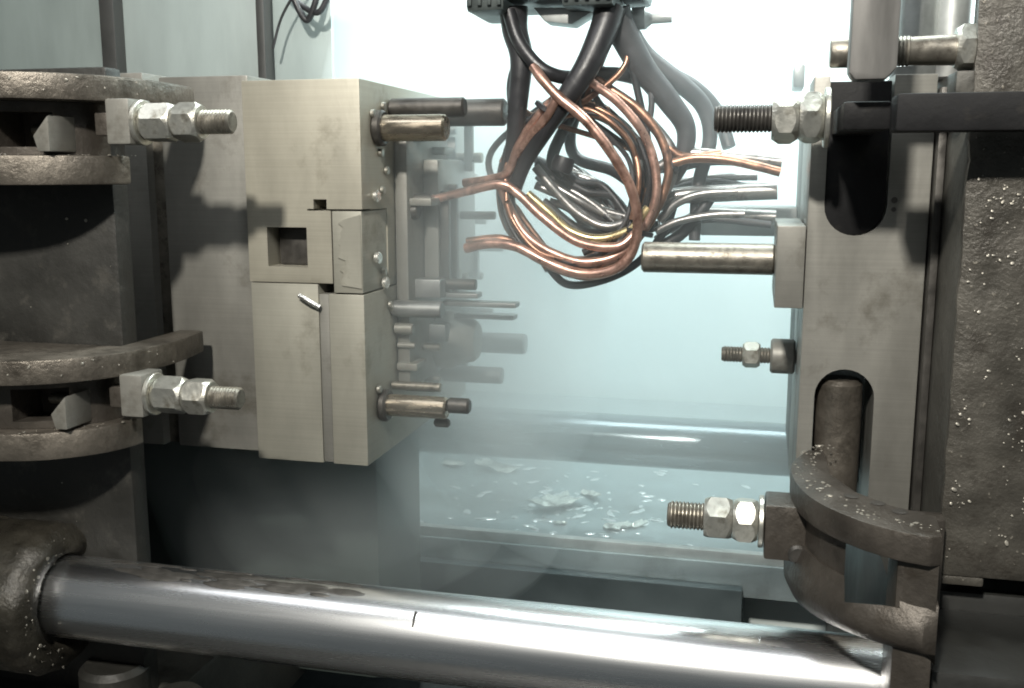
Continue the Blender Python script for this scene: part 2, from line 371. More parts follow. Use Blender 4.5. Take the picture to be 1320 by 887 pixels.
pr = thing('machine_platen', 'rough pitted grey platen along the right edge', 'platen', (0.5, 0.2, 0.0), 'die casting machine platens')
XR = 0.219
b = bmesh.new(); bmesh.ops.create_grid(b, x_segments=60, y_segments=90, size=0.5)
x1, z0, z1 = 0.75, at(1215, 741, -0.16).z, 1.75
for v in b.verts:
    x = XR + (v.co.x+0.5)*(x1-XR); z = z0 + (v.co.y+0.5)*(z1-z0)
    q = Vector((x, 0, z)); d = 0.0018*noise.fractal(q*26, 0.8, 2.1, 5)
    ed = min((x-XR)/0.012, (z-z0)/0.012, 1)
    v.co = Vector((x + (0.0025*noise.noise(q*40) if v.co.x < -0.49 else 0), -0.162 + (1-ed)*0.004 - d*ed, z))
bmesh.ops.recalc_face_normals(b, faces=b.faces[:])
if sum(f.normal.y for f in b.faces) > 0: bmesh.ops.reverse_faces(b, faces=b.faces[:])
me = bpy.data.meshes.new('cast_face')
ex = bmesh.ops.extrude_edge_only(b, edges=[e for e in b.edges if e.is_boundary])
for v in [g_ for g_ in ex['geom'] if isinstance(g_, bmesh.types.BMVert)]: v.co.y = -0.148
obj('cast_face', b, M['cast'], pr)
obj('casting', box(XR+0.001, 0.75, -0.147, 0.9, z0+0.001, 1.315, 0.003), M['darkcast'], pr)
obj('upper_casting', box(XR+0.012, 0.75, -0.147, -0.06, 1.316, z1, 0.003), M['darkcast'], pr)
nx0, nx1, nz = at(1270, 735, -0.16).x, at(1312, 735, -0.16).x, at(1290, 727, -0.16).z
obj('cast_lug', box(XR, nx0, -0.158, 0.1, z0-0.012, z0-0.001, 0.003), M['cast'], pr)
obj('base', box(0.17, 0.9, -0.13, 0.9, 0.2, z0-0.03, 0.012), M['pit'], pr)
obj('base_front', box(0.192, 0.9, -0.30, -0.131, 0.2, 0.690, 0.012), M['pit'], pr)
sp = []
while len(sp) < 260:
    z = z0 + random.random()**1.2*(1.33-z0); x = random.uniform(XR+0.006, 0.36); q = Vector((x, 0, z))
    if noise.noise(q*22) + 0.5*noise.noise(q*60) < random.uniform(0.0, 0.5): continue
    sp.append((Vector((x, -0.1632 - 0.0018*noise.fractal(q*26, 0.8, 2.1, 5), z)), Vector((0, -1, 0.3))))
spatter('spatter', sp, M['chip'], pr, smin=0.0005, smax=0.0016)

# ------------------------------------------------------------------ tie bars
def tie_bar(y, z, x0, x1, label, rings=(), m='chrome'):
    t = thing('tie_bar', label, 'tie bar', ((x0+x1)/2, y, z-RB), 'tie bars of the machine')
    obj('bar', lathe((x0, y, z), 'X', [(0, RB-0.003), (0.003, RB)] + [(k*(x1-x0)/40, RB) for k in range(1, 40)] + [(x1-x0, RB)], 64), M[m], t)
    for xx in rings:
        bm = lathe((xx, y, z), 'X', [(0, RB-0.001), (0.0005, RB+0.0008), (0.0045, RB+0.0008), (0.005, RB-0.001)], 64)
        obj('scored_ring', bm, M['thread'], t)
    return t
tb = tie_bar(YB, ZB, -0.93, 0.8, 'bright polished tie bar crossing the foreground')
xm = atz(540, 800, ZB+0.03).x
obj('dirt_mark', tube([(xm+0.0003*math.sin(k*1.9), YB-math.cos(R(36+5*k))*RB, ZB+math.sin(R(36+5*k))*RB) for k in range(5)], 0.0013, n=6, sub=3, wob=0.5), M['darkthread'], tb)
# dried oil and dirt film flecks on top of the bar near the left
b = bmesh.new()
for k in range(48):
    xx = random.uniform(-0.84, -0.48); th = R(random.uniform(64, 104)); s = random.uniform(0.003, 0.014)
    mt = Matrix.Translation((xx, YB - math.cos(th)*RB, ZB + math.sin(th)*RB)) @ Matrix.Rotation(R(90)-th, 4, 'X') @ Matrix.Diagonal((s*2.6, s*0.5, 0.0012, 1))
    bmesh.ops.create_icosphere(b, subdivisions=2, radius=1, matrix=mt)
tag(obj('oil_dirt', b, M['darkthread'], tb), kind='stuff')
tie_bar(0.80, 0.618, -1.2, 0.8, 'misty rear tie bar seen between the mould halves', m='dullbar')

for px, rr, lab in ((1182, 0.026, 'polished upright rod behind the upper right bolt, beside the grey arm'), (1224, 0.024, 'polished upright rod behind the upper right bolt, beside the platen')):
    g_ = thing('guide_rod', lab, 'rod', (at(px, 60, 0.10).x, 0.10, 1.316), 'upright rods behind the upper right bolt')
    obj('rod', cyl((at(px, 60, 0.10).x, 0.10, 1.316), 'Z', 0.5, rr, 0.003), M['bracket'], g_)
    obj('rod_collar', cyl((at(px, 60, 0.10).x, 0.10, 1.317), 'Z', 0.02, rr+0.006, 0.003), M['pin'], g_)
# ------------------------------------------------------------------ left mould half
ml = thing('mould_half', 'left mould half, beige steel blocks with a square pocket', 'mould', (-0.68, 0.25, 0.768), 'mould halves')
BX0, BX1, BZ0, BZ1 = -0.725, -0.545, 0.770, 1.328
z272, z377, z293, z343 = at(430, 271, 0).z, at(440, 377, 0).z, at(370, 293, 0).z, at(370, 344, 0).z
xg0, xg1 = at(413, 480, 0).x, at(426, 480, 0).x
xs0, xs1 = at(203, 400, 0.022).x, at(221, 400, 0.022).x
obj('back_plate', box(xs1, BX0-0.0015, 0.022, 0.56, 0.775, 1.338, 0.003), M['plate'], ml)
obj('slot_bottom', box(xs0-0.002, xs1+0.002, 0.036, 0.5, 0.776, 1.33, 0.001), M['thread'], ml)
obj('clamping_plate', box(-1.35, xs0, 0.018, 0.56, 0.775, 1.345, 0.003), M['plate'], ml)
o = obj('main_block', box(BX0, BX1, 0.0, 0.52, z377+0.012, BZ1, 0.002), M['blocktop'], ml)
px0, px1 = at(345, 320, 0).x, at(396, 320, 0).x
cut(o, [box(px0, px1, -0.02, 0.22, z343, z293, 0),
        box(at(404, 262, 0).x, at(421, 262, 0).x, -0.02, 0.05, at(410, 270, 0).z, at(410, 257, 0).z, 0),
        box(at(428, 330, 0).x, BX1+0.02, -0.02, 0.10, z377-0.01, z272, 0),
        box(at(396, 272, 0).x, BX1+0.02, -0.02, 0.03, z272-0.001, z272+0.0015, 0)])
obj('pocket_shade_block', box(px0+0.004, px1-0.0005, 0.03, 0.21, z343+0.0005, z293-0.003, 0.003), M['darkthread'], ml)  # dark block added so the pocket interior looks shaded
obj('slide_insert', box(at(429, 330, 0).x, BX1-0.002, 0.0012, 0.30, z377-0.001, z272-0.0012, 0.001), M['block'], ml)
b = bmesh.new()                                  # torn flash along the slide insert
zz = z377+0.01; pts = []
while zz < z272-0.008:
    pts.append((at(440, 320, 0).x + random.uniform(-0.006, 0.006), zz)); zz += random.uniform(0.003, 0.009)
poly = [(BX1-0.003, z377+0.006)] + pts + [(BX1-0.003, z272-0.006)]
obj('torn_flash', face_prism([(x, z) for x, z in poly], -0.0008, 0.0011, 0), M['block'], ml, smooth=False)
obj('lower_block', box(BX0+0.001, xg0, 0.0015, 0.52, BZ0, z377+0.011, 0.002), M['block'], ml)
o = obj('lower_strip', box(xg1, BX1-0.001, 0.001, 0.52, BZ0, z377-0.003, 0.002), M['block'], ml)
obj('strip_spacer', box(xg0+0.0005, xg1-0.0005, 0.003, 0.5, BZ0+0.002, z377-0.004, 0.001), M['plate'], ml)
b = tube([at(386, 381, -0.004), at(398, 388, -0.008), at(412, 396, -0.004)], 0.004, n=6)
obj('flash_chip', b, M['scrap'], ml)
# parting face fittings
XF = BX1
def pinx(px0, px1, py, Y, hpx, m, name='guide_pin', bev=0.003, x0=None):
    p = at(px0, py, Y); q = at(px1, py, Y); r = hpx/2/FPX*(Y+1.35)*1.03
    xa = x0 if x0 is not None else p.x
    return obj(name, cyl((xa, Y, at((px0+px1)/2, py, Y).z), 'X', q.x-xa, r, bev), m, ml)
o = pinx(490, 576, 165, 0.06, 34, M['brass'], x0=XF+0.001)
obj('pin_collar', cyl((XF+0.0005, 0.06, at(530, 165, 0.06).z), 'X', 0.014, 0.026, 0.003), M['darkthread'], ml)
o = pinx(497, 577, 524, 0.06, 30, M['brass'], x0=XF+0.001)
pinx(577, 606, 523, 0.06, 21, M['darkthread'], 'pin_tip', x0=at(577, 523, 0.06).x+0.0005)
pinx(560, 580, 545, 0.075, 12, M['darkthread'], 'stop_screw')
obj('pin_collar', cyl((XF+0.0005, 0.06, at(530, 524, 0.06).z), 'X', 0.012, 0.025, 0.003), M['darkthread'], ml)
pinx(500, 600, 139, 0.12, 25, M['darkthread'], 'core_pin', x0=XF+0.001)
pinx(604, 652, 145, 0.20, 34, M['darkthread'], 'core_pin', x0=XF+0.001)
pinx(600, 678, 442, 0.40, 27, M['pin'], 'core_pin', x0=XF+0.001)
pinx(590, 648, 483, 0.36, 22, M['pin'], 'core_pin', x0=XF+0.001)
obj('cavity_insert', box(XF+0.0005, XF+0.022, 0.13, 0.47, 0.86, 1.29, 0.006), M['plate'], ml)
obj('cavity_step', box(XF+0.0225, XF+0.05, 0.20, 0.42, 1.02, 1.22, 0.008), M['plate'], ml)
for yy, za, zb in ((0.20, 1.00, 1.17), (0.245, 1.00, 1.18), (0.34, 1.20, 1.29)):
    obj('runner_bar', box(XF+0.051, XF+0.066, yy, yy+0.014, za, zb, 0.003), M['darkthread'], ml)
for yy, zz, h in ((0.20, 0.985, 0.12), (0.19, 1.0, 0.06), (0.27, 0.955, 0.10)):
    obj('gate_bar', box(XF+0.051, XF+0.056+h, yy, yy+0.03, zz, zz+0.008, 0.002), M['pin'], ml)
obj('sprue_spreader', lathe((XF+0.0225, 0.29, 0.915), 'X', [(0, 0.05), (0.02, 0.05), (0.03, 0.044), (0.06, 0.036), (0.066, 0.03)], 36), M['plate'], ml)
for yy, zz in ((0.045, 1.165), (0.045, 1.075), (0.075, 1.035)):
    obj('cap_screw', cyl((XF+0.0005, yy, zz), 'X', 0.008, 0.009, 0.0015, 18), M['scrap'], ml)
rf = random.Random(21)
for k in range(26):
    yy, zz = rf.uniform(0.10, 0.50), rf.uniform(0.84, 1.30); r_ = rf.choice((0.005, 0.007, 0.009, 0.013)); ln = rf.choice((0.03, 0.05, 0.08))
    if 1.0 < zz < 1.24 and 0.18 < yy < 0.44: ln += 0.03
    obj('ejector_pin', cyl((XF+0.0015, yy, zz), 'X', ln, r_, 0.0015, 14), M[rf.choice(('pin', 'darkthread', 'thread', 'plate'))], ml)
for k in range(9):
    yy, zz = rf.uniform(0.10, 0.42), rf.uniform(0.84, 1.27); a_, b_ = rf.choice(((0.014, 0.07), (0.05, 0.012), (0.03, 0.03)))
    obj('face_block', box(XF+0.0012, XF+rf.uniform(0.03, 0.075), yy, yy+a_, zz, zz+b_, 0.003), M[rf.choice(('pin', 'darkthread', 'plate'))], ml)
for k in range(10):
    obj('cap_screw', cyl((XF+0.0005, rf.uniform(0.02, 0.11), rf.uniform(0.80, 1.30)), 'X', 0.006, 0.006, 0.001, 14), M['zinc'], ml)
# dark green box added to stand for the shade under the mould
eh = thing('under_mould_shade', 'dark green box added for the shade below the left mould', 'box', (-0.62, 0.36, 0.3))
obj('shade_box', box(-1.2, at(488, 650, 0.26).x, 0.26, 0.50, 0.28, 0.75, 0.02), M['shadebox'], eh)

# ------------------------------------------------------------------ right mould half
mr_ = thing('mould_half', 'right mould half, worn steel plate with two round ended slots', 'mould', (0.14, 0.25, 0.70), 'mould halves')
PX0, PX1 = 0.062, 0.211
o = obj('slotted_plate', box(PX0, PX1-0.004, 0.0, 0.12, 0.72, at(1100, 97, 0).z, 0.002), M['plate'], mr_)
s1x0, s1x1 = at(1066, 200, 0).x, at(1148, 200, 0).x; hw = (s1x1-s1x0)/2
s2x0, s2x1 = at(1047, 560, 0).x, at(1124, 560, 0).x; hw2 = (s2x1-s2x0)/2
cut(o, [face_prism(stadium((s1x0+s1x1)/2, at(1105, 304, 0).z+hw, hw, 1.6, True), -0.05, 0.2, 0),
        face_prism(stadium((s2x0+s2x1)/2, at(1085, 476, 0).z-hw2, hw2, 0.4, False), -0.05, 0.2, 0)])
obj('backing_block', box(PX0+0.003, PX1-0.004, 0.30, 0.52, 0.73, 1.32, 0.003), M['darkcast'], mr_)
obj('side_rail', box(PX0+0.002, s1x0-0.002, 0.121, 0.299, 0.73, 1.31, 0.002), M['plate'], mr_)
obj('rear_plate', box(PX1-0.002, XR-0.001, -0.02, 0.52, 0.72, 1.30, 0.001), M['darkthread'], mr_)
obj('step_block', box(at(1000, 340, 0).x, PX0-0.001, -0.004, 0.22, at(1015, 397, 0).z, at(1015, 291, 0).z, 0.002), M['plate'], mr_)
obj('slot_pillar', cyl(((s2x0+s2x1)/2-0.004, 0.034, 0.72), 'Z', at(1085, 488, 0.03).z-0.72, 0.030, 0.006), M['clampworn'], mr_)
obj('hole_shade_disc', cyl((at(1153, 258, 0).x, -0.0006, at(1153, 258, 0).z), 'Y', 0.004, 0.004, 0.0005, 16), M['darkthread'], mr_)  # dark discs set on the plate for the shade in its holes
obj('hole_shade_disc', cyl((at(1152, 270, 0).x, -0.0006, at(1152, 270, 0).z), 'Y', 0.004, 0.003, 0.0005, 16), M['darkthread'], mr_)
# stud with nut on the parting face, seen through the mist
zc = at(980, 458, 0.18).z; xa = at(930, 458, 0.18).x
s = obj('locating_stud', stud((xa, 0.18, zc), 'X', PX0-xa+0.002, 0.012), M['thread'], mr_)
obj('nut', hexnut((at(957, 458, 0.18).x, 0.18, zc), 'X', 0.026, 0.034), M['zinc'], s, smooth=False)
obj('collar', cyl((at(993, 458, 0.18).x, 0.18, zc), 'X', PX0-at(993, 458, 0.18).x, 0.026, 0.003), M['plate'], s)
# long core rod and tubes that leave the right mould
def rodx(px0, px1, py, Y, hpx, m, name):
    p = at(px0, py, Y); q = at(px1, py, Y); r = hpx/2/FPX*(Y+1.35)*1.03
    return obj(name, cyl((p.x, Y, at((px0+px1)/2, py, Y).z), 'X', q.x-p.x, r, 0.003), m, mr_)
rodx(828, 999, 333, 0.10, 38, M['thread'], 'core_rod')
obj('core_seat', box(at(905, 285, 0.45).x, PX0+0.002, 0.40, 0.52, at(950, 302, 0.45).z, at(950, 266, 0.45).z, 0.004), M['pin'], mr_)
obj('upper_lug', box(at(1022, 100, 0.4).x, PX0+0.002, 0.36, 0.46, at(1040, 115, 0.4).z, at(1040, 86, 0.4).z, 0.003), M['pin'], mr_)

# ------------------------------------------------------------------ clamps
def bolt_set(parent, xtip, xnut, xnut2, xend, y, z, r, af, sgn, m_thread, tilt=0.4, washer=True):
    """stud along X with two nuts and a washer; sgn = +1 when the tip points right"""
    L0, L1 = (xend, xtip) if sgn > 0 else (xtip, xend)
    st = obj('stud', stud((L0, y, z), 'X', L1-L0, r), m_thread, parent)
    xs_ = sorted((xnut, xnut2, xend)); n1 = abs(xnut-xnut2); 
    a, b_ = (xnut2, xnut) if sgn > 0 else (xnut, xnut2)
    obj('nut', hexnut((a, y, z), 'X', b_-a-0.0006, af, rot=tilt), M['zinc'], parent, smooth=False)
    a2, b2 = (xend, xnut2) if sgn > 0 else (xnut2, xend)
    obj('nut', hexnut((a2, y, z), 'X', b2-a2-0.0006, af*1.02, rot=tilt+0.22), M['zinc'], parent, smooth=False)
    if washer:
        xw = xend - 0.0065 if sgn > 0 else xend
        obj('washer', cyl((xw, y, z), 'X', 0.006, af*0.66, 0.001), M['zinc'], parent)
    return st

def offset_plan(plan, d):
    """shift the curved front of a plan outline towards the machine by d"""
    n = len(plan); out = []
    for i in range(n):
        a, b_ = Vector(plan[max(i-1, 0)]), Vector(plan[min(i+1, n-1)])
        t_ = (b_-a).normalized(); nn = Vector((-t_.y, t_.x)); out.append((plan[i][0]+nn.x*d, plan[i][1]+nn.y*d))
    return out
def smooth_plan(plan, n=5): return [(p.x, p.y) for p in spline([(x, y, 0) for x, y in plan], n)]

# left clamp: front curve from the far left round to its toe on the back plate
CL = smooth_plan([(-1.10, -0.318), (-1.0, -0.315), (-0.91, -0.302), (-0.852, -0.276), (-0.808, -0.232), (-0.786, -0.18), (-0.778, -0.10), (-0.79, -0.015)])
def left_clamp(ztop, zc_bolt):
    c = thing('mould_clamp', 'forged clamp with nutted stud at the upper left, bright worn rims', 'clamp', (-0.95, -0.2, ztop-0.135), 'forged mould clamps')
    back = [(-0.835, 0.0), (-0.835, -0.163), (-1.10, -0.163)]
    # top flange
    obj('upper_flange', prism(CL + [(-0.829, -0.015), (-0.829, -0.163), (-1.10, -0.163)], ztop-0.032, ztop, 0.004), M['clampworn'], c)
    lo = offset_plan(CL, 0.018)
    lo = [p for p in lo if p[1] < -0.16]
    obj('lower_flange', prism(lo + [(-0.829, -0.163), (-1.10, -0.163)], ztop-0.135, ztop-0.098, 0.004), M['clampworn'], c)
    mid = offset_plan(CL, 0.042); mid = [p for p in mid if p[1] < -0.17]
    o = obj('web', prism(mid + [(-0.829, -0.163), (-1.10, -0.163)], ztop-0.0975, ztop-0.0325, 0.0), M['clamp'], c)
    a_, b_ = at(8, 160, -0.27), at(92, 160, -0.27)
    cut(o, [box(-0.925, -0.862, -0.40, -0.205, ztop-0.088, ztop-0.045, 0.0)])
    obj('inner_boss', cyl((-0.905, -0.2125, ztop-0.066), 'X', 0.03, 0.007, 0.002), M['thread'], c)
    bb = bmesh.new()
    bb = face_prism([(-0.862, ztop-0.094), (-0.845, ztop-0.094), (-0.845, ztop-0.05), (-0.868, ztop-0.075)], -0.262, -0.21, 0.002)
    obj('web_gusset', bb, M['plate'], c)
    # head block, then nuts and stud end
    x0, x1 = at(152, 160, -0.19).x, at(188, 160, -0.19).x
    obj('head_block', box(x0, x1-0.007, -0.215, -0.165, zc_bolt-0.027, zc_bolt+0.029, 0.003), M['plate'], c)
    obj('head_shank', box(x0-0.018, x0-0.0005, -0.212, -0.170, zc_bolt-0.016, zc_bolt+0.012, 0.002), M['clamp'], c)
    bolt_set(c, at(300, 163, -0.19).x, at(262, 160, -0.19).x, at(228, 158, -0.19).x, x1, -0.19, zc_bolt, 0.0150, 0.043, 1, M['thread'], tilt=0.15)
    sp = []
    for k in range(40):
        i = random.randrange(2, len(lo)-1); px_, py_ = lo[i]; f = random.random()
        sp.append((Vector((px_, py_+f*0.03, ztop-0.0975)), Vector((0, 0, 1))))
    for k in range(16):
        i = random.randrange(2, len(CL)-6); sp.append((Vector((CL[i][0], CL[i][1]-0.0005, ztop-random.uniform(0.004, 0.03))), Vector((0.3, -1, 0))))
    spatter('spatter', sp, M['chip'], c, smin=0.0006, smax=0.0018)
    return c
ztop1 = at(0, 90, -0.3).z; zb1 = at(225, 158, -0.19).z
c1 = left_clamp(ztop1, zb1)
c2 = copy_tree(c1); dz = at(258, 511, -0.19).z - zb1
c2.location.z += dz; c2.location.x += -0.006
for k, ch in enumerate([q for q in c2.children if q.name.startswith('nut')]): ch.rotation_euler.x = 0.37 + 0.3*k
c2['label'] = 'forged clamp with nutted stud at the left, lower of the two'

# right clamp
ZC = 0.8495
CR = smooth_plan([(0.075, -0.045), (0.052, -0.115), (0.054, -0.19), (0.072, -0.253), (0.106, -0.303), (0.142, -0.332), (0.176, -0.345)])
CRo = [(p[0], p[1]) for p in CR]
c = thing('mould_clamp', 'dark curved clamp with an open window at the lower right', 'clamp', (0.14, -0.2, 0.66), 'forged mould clamps')
inner = [(0.188, -0.340), (0.190, -0.165), (0.150, -0.165), (0.150, -0.250), (0.118, -0.212), (0.094, -0.15), (0.092, -0.06)]
inner = [(0.188, -0.340), (0.192, -0.277), (0.150, -0.252), (0.118, -0.212), (0.096, -0.15), (0.094, -0.05)]
obj('upper_flange', prism(CR + inner, ZC-0.031, ZC, 0.003), M['clamp'], c)
def inset_curve(d): return [(x+d*0.9, y+d*0.5) for x, y in CR]
web_o = inset_curve(0.012)
o = obj('web', prism(web_o + [(0.187, -0.328), (0.190, -0.277), (0.150, -0.250), (0.118, -0.210), (0.098, -0.15), (0.098, -0.045)], ZC-0.092, ZC-0.0315, 0), M['clamp'], c)
def window_cutter():
    xa_, xb_, zs_ = at(1091, 735, -0.3).x, at(1157, 735, -0.3).x, at(1120, 771, -0.31).z; b_ = bmesh.new()
    yz = [(-0.45, zs_+0.02), (-0.325, zs_), (-0.10, zs_-0.10), (-0.10, ZC-0.02), (-0.45, ZC-0.02)]
    f_ = b_.faces.new([b_.verts.new((xa_, y_, z_)) for y_, z_ in yz]); e_ = bmesh.ops.extrude_face_region(b_, geom=[f_])
    bmesh.ops.translate(b_, verts=[q for q in e_['geom'] if isinstance(q, bmesh.types.BMVert)], vec=(xb_-xa_, 0, 0)); return b_
cut(o, [window_cutter()])
# lower flange swells out and narrows to the bottom
b = bmesh.new()
outl = CR + inner
lay = []
for z, d in ((ZC-0.072, 0.0115), (ZC-0.080, 0.007), (ZC-0.090, 0.001), (ZC-0.102, -0.004), (ZC-0.114, -0.003), (ZC-0.124, 0.005), (ZC-0.131, 0.018), (ZC-0.135, 0.036)):
    ring = []
    for i, (x, y) in enumerate(outl):
        f = max(0.0, min(1.0, (y+0.33)/0.28)); k = (ZC-0.072-z)/0.063
        zz = z - 0.036*f*k
        if i < len(CR): ring.append(b.verts.new((x + d*(0.35+0.65*f), y + d*(1-0.6*f), zz)))
        else: ring.append(b.verts.new((x+0.001, y, zz)))
    lay.append(ring)
for i in range(len(lay)-1):
    for k in range(len(outl)):
        k2 = (k+1) % len(outl); b.faces.new((lay[i][k], lay[i][k2], lay[i+1][k2], lay[i+1][k]))
b.faces.new(lay[0]); b.faces.new(lay[-1])
o = obj('lower_flange', b, M['clamp'], c)
cut(o, [window_cutter()])
obj('heel', prism([(0.150, -0.326), (0.187, -0.337), (0.191, -0.28), (0.191, -0.19), (0.218, -0.19), (0.218, -0.164), (0.165, -0.164), (0.165, -0.25), (0.150, -0.26)], 0.42, ZC-0.032, 0.004), M['clamp'], c)
# dark discs standing for the shade in pits of the flange top
for px, py in ((1098, 640), (1131, 649), (1160, 660)):
    p = atz(px, py, ZC); obj('dimple_shade_disc', lathe((p.x, p.y, ZC-0.001), 'Z', [(0, 0.006), (0.0016, 0.008)], 18), M['darkthread'], c)
sp = []
for k in range(90):
    f = random.random()**1.5; i = int(f*(len(CR)-1)); x, y = CR[i]
    sp.append((Vector((x+random.uniform(0.003, 0.032), y+random.uniform(0.01, 0.03), ZC)), Vector((0, 0, 1))))
spatter('spatter', sp, M['chip'], c, smin=0.0008, smax=0.0022)
zb = at(930, 668, -0.17).z; YC = -0.17
obj('head_block', box(at(985, 680, YC).x, at(1046, 680, YC).x, YC-0.03, YC+0.028, zb-0.036, zb+0.030, 0.004), M['clamp'], c)
obj('head_pin', cyl((at(1028, 712, YC-0.03).x, YC-0.036, at(1028, 714, YC-0.03).z), 'Y', 0.01, 0.011, 0.003), M['darkthread'], c)
bolt_set(c, at(861, 655, YC).x, at(908, 664, YC).x, at(945, 664, YC).x, at(978, 664, YC).x, YC, zb, 0.0165, 0.047, -1, M['thread'], tilt=0.15)

# upper right: flat arm, black bar and its two bolts
YA = -0.21
ca = thing('hanging_bar_clamp', 'satin grey flat arm hanging into the upper right slot', 'arm', (at(1125, 100, YA).x, YA, at(1125, 103, YA).z))
xa0, xa1 = at(1095, 60, YA).x, at(1157, 60, YA).x; za = at(1125, 104, YA).z
obj('arm_bar', face_prism([(xa0, 1.75), (xa0, za+0.008), (xa0+0.006, za), (xa1-0.010, za), (xa1, za+0.012), (xa1, 1.75)], YA-0.012, YA+0.022, 0.004), M['armgrey'], ca)
zbu = at(1170, 66, -0.13).z
obj('bolt_shank', lathe((at(1070, 66, -0.13).x, -0.13, zbu), 'X', [(0, 0.015), (0.002, 0.0165)] + [(0.03+k*0.004+e_, 0.0165-(0.0012 if e_ else 0)) for k in range(14) for e_ in (0, 0.002)] + [(at(1232, 66, -0.13).x-at(1070, 66, -0.13).x, 0.0165)], 28), M['thread'], ca)
obj('bolt_head', hexnut((at(1231, 62, -0.13).x, -0.13, zbu+0.002), 'X', 0.030, 0.044, rot=0.25), M['zinc'], ca, smooth=False)
obj('bolt_washer', cyl((at(1231, 62, -0.13).x+0.0305, -0.13, zbu+0.002), 'X', 0.010, 0.03, 0.002), M['darkthread'], ca)
obj('bolt_seat', box(at(1228, 92, -0.13).x, XR+0.01, -0.155, -0.10, zbu-0.05, zbu-0.024, 0.003), M['darkcast'], ca)

cb_ = thing('clamp_bar', 'black painted bar from the upper slot to the right platen', 'bar', (at(1200, 170, -0.21).x, -0.2, at(1200, 172, -0.21).z))
zk0, zk1 = at(1235, 170, -0.21).z, at(1235, 121, -0.21).z
obj('bar', box(at(1150, 145, -0.20).x, 0.75, -0.235, -0.185, zk0, zk1, 0.004), M['black'], cb_)
obj('slot_shade_plug', face_prism(stadium((s1x0+s1x1)/2-0.002, at(1105, 298, 0).z+hw*0.995-0.006, hw*0.985, at(1105, 106, 0.02).z, True), 0.003, 0.055, 0.002), M['black'], cb_)  # black plug added to fill the slot with its deep shade
obj('bar_neck', box(at(1080, 145, -0.1).x, at(1150, 145, -0.18).x-0.0005, -0.18, 0.0025, zk0+0.004, zk1-0.004, 0.004), M['black'], cb_)
zs = at(960, 153, -0.10).z
bolt_set(cb_, at(921, 153, -0.10).x, at(995, 153, -0.10).x, at(1030, 153, -0.10).x, at(1062, 153, -0.10).x, -0.10, zs, 0.0165, 0.052, -1, M['darkthread'], tilt=0.1)

# ------------------------------------------------------------------ spray head
sh = thing('spray_head', 'dark spray manifold with hoses and looped copper tubes between the mould halves', 'spray head', at(725, 20, 0.22))
YS = 0.22
def S(px, py, dy=0.0): return at(px, py, YS+dy)
zt = S(700, 22).z; zt2 = S(700, 12).z
obj('manifold', box(S(655, 0).x, S(800, 0).x, YS-0.06, YS+0.10, zt2+0.006, zt2+0.22, 0.004), M['manifold'], sh)
for x0, x1, zz in ((617, 665, 22), (735, 800, 20), (802, 836, 8)):
    bl = obj('valve_block', box(S(x0, 0).x, S(x1, 0).x, YS-0.075, YS+0.06, S(700, zz).z, S(700, zz).z+0.2, 0.008), M['manifold'], sh)
    n = max(2, int((x1-x0)/12))
    for k in range(n):
        xx = S(x0, 0).x + (k+0.5)*(S(x1, 0).x-S(x0, 0).x)/n
        obj('rib', box(xx-0.003, xx+0.003, YS-0.080, YS-0.0755, S(700, zz).z+0.008, S(700, zz).z+0.2, 0.001), M['manifold'], bl)
obj('side_fitting', lathe(S(815, 24, 0.02), 'X', [(0, 0.016), (0.02, 0.017), (0.03, 0.009), (0.06, 0.008)], 18), M['bracket'], sh)
obj('lower_bracket', face_prism([(S(690, 14).x, S(690, 12).z), (S(775, 12).x, S(775, 12).z), (S(740, 34).x, S(740, 34).z), (S(705, 30).x, S(705, 30).z)], YS-0.02, YS+0.03, 0.003), M['bracket'], sh)
def hose(m, r, *pts, name='hose', wob=0.0, r2=None, n=12):
    return obj(name, tube([S(*p) for p in pts], r, n=n, wob=wob, r2=r2), m, sh)
# black and grey hoses from the manifold
hose(M['rubber'], 0.022, (662, 10, -0.02), (664, 40, -0.02), (672, 75, -0.03), (668, 130, -0.03), (662, 190, -0.02), (655, 245, 0), (668, 300, 0.02), (700, 335, 0.03), r2=0.006)
hose(M['rubber'], 0.0105, (656, 15, -0.04), (668, 52, -0.05), (690, 82, -0.055), (712, 96, -0.05), (740, 100, -0.02), (790, 95, 0.02), (835, 105, 0.05))
hose(M['rubber'], 0.023, (786, 10, -0.03), (778, 38, -0.04), (757, 85, -0.055), (731, 125, -0.06), (700, 170, -0.05), (676, 210, -0.03), (662, 250, -0.02), r2=0.010)
hose(M['rubber'], 0.0100, (790, 20, 0.02), (775, 70, 0.05), (752, 120, 0.06), (728, 165, 0.06), (712, 210, 0.05), (735, 260, 0.04), (790, 300, 0.03))
hose(M['rubber'], 0.0095, (775, 85, 0.06), (750, 130, 0.075), (735, 175, 0.08), (745, 205, 0.08), (790, 220, 0.06), (825, 245, 0.04))
hose(M['grayhose'], 0.024, (792, 15, -0.01), (806, 48, 0.0), (830, 90, 0.01), (862, 130, 0.02), (884, 165, 0.03), (880, 205, 0.03), (865, 235, 0.03), r2=0.011)
hose(M['grayhose'], 0.017, (800, 22, 0.03), (830, 70, 0.05), (880, 110, 0.06), (908, 140, 0.07), (915, 180, 0.07), (900, 240, 0.06), (895, 310, 0.05), r2=0.009)
hose(M['grayhose'], 0.0110, (805, 60, 0.06), (850, 88, 0.09), (895, 112, 0.10), (925, 145, 0.11), (940, 190, 0.10))
hose(M['rubber'], 0.0095, (850, 320, 0.05), (880, 300, 0.05), (905, 270, 0.05), (925, 240, 0.06))
hose(M['rubber'], 0.0065, (700, 336, 0.04), (730, 366, 0.03), (775, 362, 0.02), (820, 340, 0.03), (855, 300, 0.05), (872, 255, 0.06))
